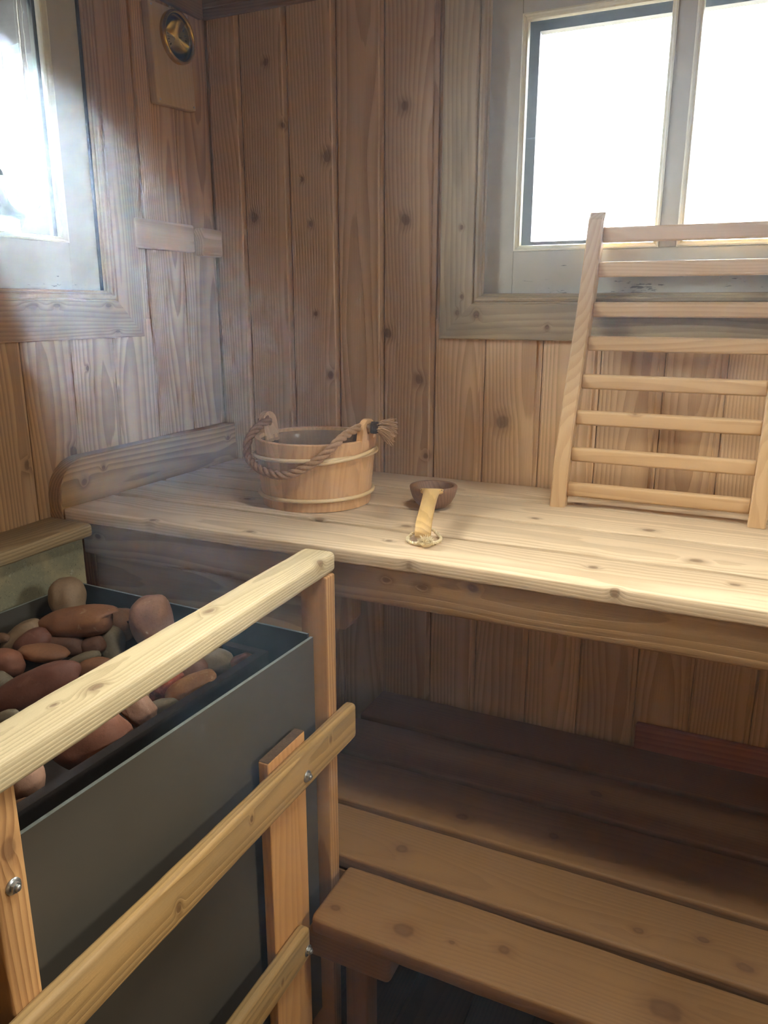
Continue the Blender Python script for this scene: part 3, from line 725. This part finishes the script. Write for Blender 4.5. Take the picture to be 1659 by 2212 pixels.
for i, (x, y, z, a, bb, an, col, lab, shp) in enumerate(STONES):
    x, y, z, a, bb = [q*.967 for q in (x, y, z, a, bb)]
    bm = bmesh.new(); bmesh.ops.create_icosphere(bm, subdivisions=4 if a > .02 else 3, radius=1)
    tz = math.sqrt(max(bb*bb-(.25*a)**2, (.6*bb)**2))/.86 if abs(an) < 20 else bb
    dp = max(.52*a, bb*.9) if abs(an) < 20 else bb*1.05
    rz = Matrix.Rotation(math.radians(an), 3, R2)
    ex = rz @ R0; ex3 = ex
    if abs(an) < 20: ey = Vector((-R0.y, R0.x, 0)).normalized(); ez = ex.cross(ey).normalized()
    else: ez = rz @ R1; ey = ex.cross(ez) * -1
    sd = Vector((i*7.3, 1.7, 4.1)); vs = []
    for v in bm.verts:
        p = v.co.copy()
        pw = 2.35 if shp != 1 else 3.2          # slightly squarish pebbles
        q = sum(abs(c)**pw for c in p)**(1/pw); p = p/q
        n1 = noise.noise(p*.9+sd)*.15+noise.noise(p*2.1+sd)*.06
        if shp == 2: n1 += noise.noise(p*4+sd)*.16+abs(noise.noise(p*9+sd))*.10
        if shp == 1: n1 += noise.noise(p*3+sd)*.07
        p = p*(1+n1)
        if i == 1 and p.x > .62 and p.z < .5: p.x = .62+(p.x-.62)*.35      # the chip
        vs.append(Vector((x, y, z))+ex*p.x*a*1.14+ey*p.y*dp*1.14+ez*p.z*tz*1.14)
    mb = MB(); mb.add(vs, [[v.index for v in f.verts] for f in bm.faces], (1, 0, 0), (0, 1, 0), .5, 0, True); bm.free()
    tag(mb.build('stone', S_MATS[col]), lab, 'stone', 'sauna stones heaped in the heater tray')

# ------------------------------------------------------------------ fence round the heater
fn = tag(empty('heater_fence', (-.60, .74, -H)), 'open wooden guard fence with handrail in front of the heater', 'fence')
b = MB(); plank(b, (-.597, .25, -.4115), (-.6245, 1.083, -.4115), (0, 0, 1), .062, .033, .007, n=110, jit=.0007, seed=11, re=.006, tint=.5, cs=4, endr=.012, off=(5.2, .01, .05)); b.build('handrail', M_rail, fn)
b = MB(); box(b, -.640, -.590, 1.040, 1.070, -H, -.428, r=.003, tint=.45); b.build('post', M_post, fn)
b = MB(); box(b, -.636, -.590, .402, .437, -H, -.428, r=.003, tint=.6); b.build('post', M_post, fn)
for (z1, z0, y1, s) in ((-.676, -.745, 1.104, 1), (-1.003, -1.067, .928, 2)):
    b = MB(); plank(b, (-.580, .10, (z0+z1)/2), (-.580, y1, (z0+z1)/2), (1, 0, 0), z1-z0, .020, .006, n=80, jit=.0006, seed=s*40, re=.005, tint=.5, endr=.010, cs=4); b.build('rail', M_fence, fn)
b = MB(); plank(b, (-.5995, .908, -1.31), (-.5995, .908, -.662), (1, 0, 0), .106, .018, .002, tint=.5)
rb = b.build('upright_board', M_orange, fn)
b = MB(); box(b, -.6083, -.5908, .8560, .9600, -.662, -.6612, r=.0004, tint=.5); b.build('saw_cut_end', M_wood_end, rb)
def bolt(x, y, z, parent, s=1.):
    b = MB(); p = Vector((x, y, z)); sx = Vector((x, y, z))
    ringx(b, p, [(.0085*s, 0), (.0085*s, .0014), (.0001, .0014)], segs=24)
    vs = []; fs = []
    for h in (.0014, .0060):
        for k in range(6): t = 2*PI*k/6+.3; vs.append(p+Vector((h, .0055*s*math.cos(t), .0055*s*math.sin(t))))
    fs = [[k, (k+1) % 6, 6+(k+1) % 6, 6+k] for k in range(6)]+[[6, 7, 8, 9, 10, 11]]
    b.add(vs, fs, tint=.5)
    ringx(b, p+Vector((.006, 0, 0)), [(.0034*s, 0), (.0032*s, .0022), (.0022*s, .003), (.0001, .0032)], segs=16)
    return b.build('bolt', M_zinc, parent)
bolt(-.570, .931, -.7215, fn, 1.15); bolt(-.570, .918, -1.046, fn, 1.1); bolt(-.590, .420, -.5395, fn, 1.)

# ------------------------------------------------------------------ backrest
br = tag(empty('backrest', (-.15, 1.60, -.4)), 'leaning wooden slatted backrest standing on the upper bench under the window', 'backrest')
curve = [(-.399, 1.550), (-.314, 1.558), (-.232, 1.575), (-.164, 1.600), (-.069, 1.632), (.006, 1.656), (.086, 1.674), (.150, 1.688), (.183, 1.694)]
def yc(z):
    for i in range(len(curve)-1):
        if z <= curve[i+1][0]: t = (z-curve[i][0])/(curve[i+1][0]-curve[i][0]); return curve[i][1]+(curve[i+1][1]-curve[i][1])*max(0, t)
    return curve[-1][1]
def stile(x0):
    b = MB(); vs = []; fs = []; n = 40
    for k in range(n+1):
        z = -.3995+(.183+.3995)*k/n; y = (yc(z-.02)+yc(z)+yc(min(.183, z+.02)))/3; xs = (z+.4)*.026
        top = max(0, z-.163)/.02
        y0 = y+.012*top*top; d = .032
        for (dx, dy) in ((0, .003), (.003, 0), (.028, 0), (.031, .003), (.031, d-.003), (.028, d), (.003, d), (0, d-.003)):
            yy = (y+dy) if dy > .015 else min(y0+dy, y+d-.004)
            vs.append(Vector((x0+dx+xs, min(yy, 1.732), z)))
    m = 8
    for k in range(n):
        for j in range(m): fs.append([k*m+j, k*m+(j+1) % m, (k+1)*m+(j+1) % m, (k+1)*m+j])
    fs.append(list(range(m))); fs.append([n*m+j for j in range(m)])
    b.add(vs, fs, (0, .1, 1), (1, 0, 0), .5); return b.build('stile', M_backrest, br)
stile(-.3495); stile(.0225)
for i, (za, zb) in enumerate(((.150, .127), (.083, .059), (.0055, -.0205), (-.0595, -.0885), (-.1335, -.164), (-.204, -.234), (-.2765, -.3075), (-.349, -.377))):
    zc = (za+zb)/2; x0 = -.3495+.031+(zc+.4)*.026-.001; y = yc(zc)+.017
    b = MB(); plank(b, (x0, y, zc), (x0+.343, y, zc), (0, 1, .12), .030, .015, .006, n=4, cs=4, re=.004, tint=.35+.3*random.random() if i != 7 else .25)
    b.build('slat', M_backrest, br)

# ------------------------------------------------------------------ bucket
CX, CY = -.811, 1.397
bk = tag(empty('sauna_bucket', (CX, CY, -.4)), 'round stave-built pine bucket with rattan hoops and rope on the upper bench', 'bucket')
ZB, ZR, RB, RR = -.399, -.261, .1135, .1265
def brad(z): return RB+(RR-RB)*(z-ZB)/(ZR-ZB)
b = MB(); NS = 22; rnd = random.Random(5)
EARS = {PI*.97, -.05}
th = .011
for k in range(NS):
    a0 = 2*PI*k/NS+.04; a1 = 2*PI*(k+1)/NS+.04; vs = []; sg = 4
    for (z, inn) in ((ZB, 0), (ZB+.001, 0), (ZR-.0015, 0), (ZR, 1)):
        for q in range(sg+1):
            a = a0+(a1-a0)*q/sg; e = .0004 if q in (0, sg) else 0
            r = brad(z)-e-(.0012 if inn else 0); vs.append(Vector((CX+r*math.cos(a), CY+r*math.sin(a), z)))
    for (z, inn) in ((ZR, 1), (ZR-.0015, 0), (ZB, 0)):
        for q in range(sg+1):
            a = a0+(a1-a0)*q/sg; r = brad(z)-th+(.0012 if inn else 0); vs.append(Vector((CX+r*math.cos(a), CY+r*math.sin(a), z)))
    m = sg+1; rows = 7; fs = []
    for i in range(rows-1):
        for q in range(sg): fs.append([i*m+q, i*m+q+1, (i+1)*m+q+1, (i+1)*m+q])
    b.add(vs, fs, (0, 0, 1), (-math.sin(a0), math.cos(a0), 0), rnd.choice((.1, .35, .5, .6, .75, .9, .8)), 0, False)
lathe(b, CX, CY, [(.0001, ZB+.012), (RB-.008, ZB+.012), (RB-.008, ZB+.004), (.0001, ZB+.004)], 44)
body = b.build('stave_body', M_bucket, bk)
def ear(ang, w):
    b = MB(); u = Vector((math.cos(ang), math.sin(ang), 0)); t = Vector((-u.y, u.x, 0)); out = []
    zt = -.2185; hw = w/2
    out += [(-hw*.86, ZB+.02), (-hw, ZR-.02), (-hw*.96, zt-hw*.85)]
    for k in range(1, 12): a = PI-PI*k/12; out.append((hw*.93*math.cos(a), zt-hw*.85+hw*.85*math.sin(a)))
    out += [(hw*.96, zt-hw*.85), (hw, ZR-.02), (hw*.86, ZB+.02)]
    # plate with a round hole
    hc = (0, -.2405); hr_ = .0085; hole = []; m = len(out)
    for (s, z) in out:
        d = Vector((s-hc[0], z-hc[1])); d.normalize(); hole.append((hc[0]+d.x*hr_, hc[1]+d.y*hr_))
    vs = []; fs = []
    for ro in (-.0005, .0125):
        for ring in (out, hole):
            for (s, z) in ring:
                r = brad(min(z, ZR))-.0125+ro+(.0 if z < ZR else (z-ZR)*.09)
                r = math.sqrt(max(1e-6, r*r-s*s)) if z < ZR else r-s*s*2
                vs.append(Vector((CX, CY, z))+u*r+t*s)
    for j in range(m):
        j2 = (j+1) % m
        fs.append([j, j2, m+j2, m+j]); fs.append([2*m+j, 3*m+j, 3*m+j2, 2*m+j2])
        fs.append([j, 2*m+j, 2*m+j2, j2]); fs.append([m+j, m+j2, 3*m+j2, 3*m+j])
    b.add(vs, fs, (0, 0, 1), t, .8, 0, False); return b.build('ear', M_bucket, bk)
ear(PI*.985, .050); ear(-.06, .046)
for hn, (z0, r) in enumerate(((-.2945, .0042), (-.3755, .0042))):
    b = MB(); P = []
    for k in range(96):
        a = 2*PI*k/96; sl = .0045*math.cos(a+.2) if hn == 0 else .002*math.cos(a)
        z = z0+sl; P.append(Vector((CX, CY, z))+Vector((math.cos(a), math.sin(a), 0))*(brad(z)+r*.75))
    tube(b, P, r, 10, closed=True)
    if hn == 0:
        P = []
        for k in range(20):
            a = -1.05+1.3*k/19; z = z0+.0045*math.cos(a+.2)-.008+.019*k/19
            P.append(Vector((CX, CY, z))+Vector((math.cos(a), math.sin(a), 0))*(brad(z)+r*(1.0+.9*math.sin(PI*k/19))))
        tube(b, P, [r*(.35+.65*math.sin(PI*k/19)**.4) if 0 < k < 19 else r*.3 for k in range(20)], 10)
    b.build('hoop', M_hoop, bk)
b = MB(); rl = RR-th-.0012
lathe(b, CX, CY, [(rl-.0005, -.268), (rl, -.269), (rl-.001, -.276), (rl-.004, -.285), (rl-.008, -.33), (rl-.012, -.386), (.001, -.386), (.001, -.3845), (rl-.0135, -.3845), (rl-.0095, -.33), (rl-.0055, -.285), (rl-.0025, -.276), (rl-.0018, -.269), (rl-.0005, -.268)], 64)
b.build('clear_liner', M_liner, bk)
rp = [(-.950, 1.405, -.238), (-.935, 1.399, -.236), (-.924, 1.392, -.236), (-.930, 1.372, -.244), (-.930, 1.345, -.254), (-.927, 1.318, -.273), (-.922, 1.310, -.300), (-.878, 1.279, -.315), (-.835, 1.265, -.321), (-.799, 1.262, -.319), (-.767, 1.269, -.306), (-.739, 1.280, -.287), (-.721, 1.292, -.269), (-.708, 1.304, -.253), (-.706, 1.335, -.244), (-.699, 1.366, -.236), (-.692, 1.384, -.234), (-.672, 1.387, -.236)]
b = MB(); rope(b, rp, .0086, 3, .052, 8, fuzz=340, seed=4); b.build('rope_handle', M_rope, bk)
b = MB(); rnd = random.Random(9); base = Vector((-.674, 1.387, -.235)); dr = Vector((.90, .32, -.05)).normalized(); q1 = dr.orthogonal().normalized(); q2 = dr.cross(q1)
for k in range(210):
    a = rnd.random()*2*PI; s = math.sqrt(rnd.random()); o = q1*math.cos(a)+q2*math.sin(a); l = rnd.uniform(.022, .046)
    p0 = base+dr*.006+o*s*.008; d = (dr+o*s*.65+Vector((rnd.uniform(-.15, .15), rnd.uniform(-.15, .15), rnd.uniform(-.35, .1)))).normalized()
    tube(b, [p0, p0+d*l*.5+Vector((0, 0, .001)), p0+d*l+Vector((0, 0, -.003))], [.0010, .0011, .0005], 4, tint=rnd.random())
fr = b.build('frayed_end', M_fray, bk)
b = MB()
for k in range(7):
    P = [base+dr*(-.002+.0022*k)+(q1*math.cos(t*2*PI/14)+q2*math.sin(t*2*PI/14))*(.0105+.0006*math.sin(t*3+k)) for t in range(14)]
    tube(b, P, .0017, 6, closed=True)
tube(b, [base-dr*.002, base+dr*.014], .0098, 12)
b.build('binding', M_rope_dk, bk)

# ------------------------------------------------------------------ ladle
LX, LY = -.561, 1.437
ld = tag(empty('ladle', (LX, LY, -.4)), 'small wooden ladle with brown bowl and pale handle lying on the upper bench', 'ladle')
b = MB(); R_ = .0485
prof = [(.001, -.3992), (.016, -.3990), (.026, -.396), (.036, -.387), (.0435, -.374), (.0475, -.361), (R_, -.3535), (R_-.0012, -.3518), (R_-.0065, -.3515), (R_-.0082, -.3535), (R_-.011, -.364), (.032, -.377), (.022, -.386), (.010, -.390), (.001, -.3905)]
lathe(b, LX, LY, prof, 56); b.build('bowl', M_ladle, ld)
hd = Vector((.52, -1, 0)); hd = (Vector((-.487, 1.196, 0))-Vector((LX, LY, 0))).normalized(); sd = Vector((-hd.y, hd.x, 0))
def sect(path, b, t0=.5):
    vs = []; fs = []
    for (s, z, w, t, tilt) in path:
        c = Vector((LX, LY, 0))+hd*s+Vector((0, 0, z)); ca, sa = math.cos(tilt), math.sin(tilt)
        nrm = Vector((0, 0, 1))*ca+hd*sa
        for (a_, b_) in ((-1, -.6), (-.85, -1), (.85, -1), (1, -.6), (1, .6), (.85, 1), (-.85, 1), (-1, .6)):
            vs.append(c+sd*a_*w/2+nrm*b_*t/2)
    n = len(path)
    for i in range(n-1):
        for j in range(8): fs.append([i*8+j, i*8+(j+1) % 8, (i+1)*8+(j+1) % 8, (i+1)*8+j])
    fs.append(list(range(8))); fs.append([(n-1)*8+j for j in range(8)])
    b.add(vs, fs, hd, sd, t0, 0, True, off=(1., .012, .09))
b = MB()
sect([(.037, -.3565, .052, .010, .0), (.043, -.3545, .044, .011, .0), (.050, -.3535, .034, .012, .05), (.060, -.3535, .030, .012, .08), (.09, -.3560, .028, .012, .08), (.13, -.3600, .027, .012, .10), (.170, -.3650, .0275, .013, .15), (.205, -.3700, .028, .014, .3), (.222, -.3745, .0285, .015, .7), (.232, -.382, .0285, .015, 1.1), (.2375, -.3925, .028, .014, 1.3)], b)
b.build('handle', M_handle, ld)
b = MB()
for k in range(9):
    s = -.020+.005*k; p = Vector((LX, LY, 0))+hd*(.0445+.0015*math.cos(k))+sd*s
    tube(b, [p+Vector((0, 0, -.3515)), p+hd*.003+Vector((0, 0, -.3500)), p+hd*.0055+Vector((0, 0, -.3490 if abs(s) < .016 else -.3515))], .0006, 5)
b.build('burnt_notches', M_black, ld)
lc = Vector((LX, LY, 0))+hd*.238
def LP(s, t, z): return lc+hd*s+sd*t+Vector((0, 0, z))
P = [LP(-.018, -.002, -.382), LP(-.032, .014, -.386), LP(-.030, .024, -.3935), LP(-.012, .031, -.3955), LP(.008, .029, -.3955), LP(.024, .018, -.3955), LP(.030, .003, -.3945), LP(.026, -.010, -.3955), LP(.016, -.022, -.3955), LP(-.002, -.026, -.395), LP(-.016, -.020, -.391), LP(-.018, -.010, -.386), LP(-.018, .002, -.382)]
b = MB(); rope(b, P, .0032, 2, .010, 6, fuzz=60, frad=.00015, flen=.004, seed=6); b.build('cord_loop', M_cord, ld)
b = MB(); rnd = random.Random(12); kc = LP(.033, .008, -.392)
bm = bmesh.new(); bmesh.ops.create_icosphere(bm, subdivisions=3, radius=1)
b.add([kc+Vector((v.co.x*.010, v.co.y*.009, v.co.z*.007))*(1+.2*noise.noise(v.co*3)) for v in bm.verts], [[v.index for v in f.verts] for f in bm.faces], tint=.5, smooth=True); bm.free()
for k in range(150):
    d = Vector((rnd.gauss(0, 1), rnd.gauss(0, 1), abs(rnd.gauss(0, .9)))).normalized(); l = rnd.uniform(.006, .012)
    p = kc+Vector((d.x*.008, d.y*.007, d.z*.005)); tube(b, [p, p+d*l*.6, p+d*l+Vector((0, 0, -.001))], [.0006, .0006, .0003], 4)
b.build('frayed_knot', M_cord, ld)

# ------------------------------------------------------------------ light: daylight through the windows
w = bpy.data.worlds.new('sky'); SC.world = w; w.use_nodes = True; nt = w.node_tree; nt.nodes.clear()
tc = nt.nodes.new('ShaderNodeTexCoord'); sx = nt.nodes.new('ShaderNodeSeparateXYZ'); nt.links.new(tc.outputs['Generated'], sx.inputs[0])
cr = nt.nodes.new('ShaderNodeValToRGB'); mr = nt.nodes.new('ShaderNodeMapRange'); mr.inputs[1].default_value = -.4; mr.inputs[2].default_value = 1.
nt.links.new(sx.outputs[2], mr.inputs[0]); nt.links.new(mr.outputs[0], cr.inputs[0])
e = cr.color_ramp.elements; e[0].position = .0; e[0].color = (.09, .08, .06, 1); e[1].position = .95; e[1].color = (1., .97, .92, 1)
for q, c in ((.26, (.14, .13, .10, 1)), (.30, (.31, .33, .35, 1)), (.48, (.37, .41, .46, 1)), (.64, (.92, .88, .82, 1))):
    x = cr.color_ramp.elements.new(q); x.color = c
bg = nt.nodes.new('ShaderNodeBackground'); bg.inputs[1].default_value = 30.; nt.links.new(cr.outputs[0], bg.inputs[0])
ow = nt.nodes.new('ShaderNodeOutputWorld'); nt.links.new(bg.outputs[0], ow.inputs[0])
def portal(loc, size, rot):
    l = bpy.data.lights.new('window_daylight', 'AREA'); l.shape = 'RECTANGLE'; l.size, l.size_y = size; l.cycles.is_portal = True
    o = bpy.data.objects.new('window_daylight', l); COL.objects.link(o); o.location = (loc[0], loc[1], loc[2]+H); o.rotation_euler = rot
portal((-.18, YB+.113, .34), (.80, .63), (math.radians(-90), 0, 0))
portal((XL-.145, .9, .35), (.63, .80), (0, math.radians(-90), 0))
portal((XR+.12, .81, .33), (.34, .38), (0, math.radians(90), 0))
portal(((HS[0]+HS[1])/2, (HS[2]+HS[3])/2, ZC+.085), (HS[1]-HS[0], HS[3]-HS[2]), (0, 0, 0))

# ------------------------------------------------------------------ thin scattering volume in the room air
N = NT('haze')
vs_ = N.n('ShaderNodeVolumeScatter', {'Color': (.78, .9, 1., 1), 'Density': .018, 'Anisotropy': .74})
N.t.links.new(vs_.outputs[0], N.out.inputs['Volume'])
b = MB(); c = [Vector((x, y, z)) for z in (ZF-.01, ZC+.02) for y in (YF-.05, YB+.06) for x in (XL-.06, XR+.06)]
b.add(c, [[0, 1, 3, 2], [4, 6, 7, 5], [0, 4, 5, 1], [2, 3, 7, 6], [0, 2, 6, 4], [1, 5, 7, 3]])
tag(b.build('haze', N.m), 'thin veil of bluish steam hanging in the room in front of the windows', 'haze', kind='stuff')
sl = bpy.data.lights.new('sun', 'SUN'); sl.energy = 46.; sl.angle = math.radians(1.5); sl.color = (.85, .93, 1.)
so = bpy.data.objects.new('sun', sl); COL.objects.link(so)
so.rotation_euler = Vector((-.764, .553, .332)).to_track_quat('Z', 'Y').to_euler()

# ------------------------------------------------------------------ camera
cam = bpy.data.cameras.new('camera'); co = bpy.data.objects.new('camera', cam); COL.objects.link(co)
cam.sensor_fit = 'VERTICAL'; cam.sensor_height = 36; cam.sensor_width = 27; cam.lens = 1680.19/2212*36; cam.clip_start = .02
Mx = Matrix(((.905760827, .109284061*-1, .409456126, 0), (.423788724, .232055597, -.875530306, 0), (.000664921774, .966543943, .256500222, 0), (0, 0, 0, 1)))
co.matrix_world = Matrix.Translation((0, 0, H)) @ Mx
SC.camera = co
for o in list(bpy.data.objects):
    if '_o' in o: del o['_o']
SC.view_settings.view_transform = 'Standard'; SC.view_settings.look = 'None'; SC.view_settings.gamma = 1; SC.view_settings.use_curve_mapping = False
SC.view_settings.exposure = 1.50
cy = SC.cycles
cy.max_bounces = 6; cy.diffuse_bounces = 4; cy.glossy_bounces = 2; cy.transmission_bounces = 2; cy.transparent_max_bounces = 10; cy.volume_bounces = 0; cy.adaptive_threshold = .24
cy.caustics_reflective = False; cy.caustics_refractive = False; cy.sample_clamp_indirect = 6
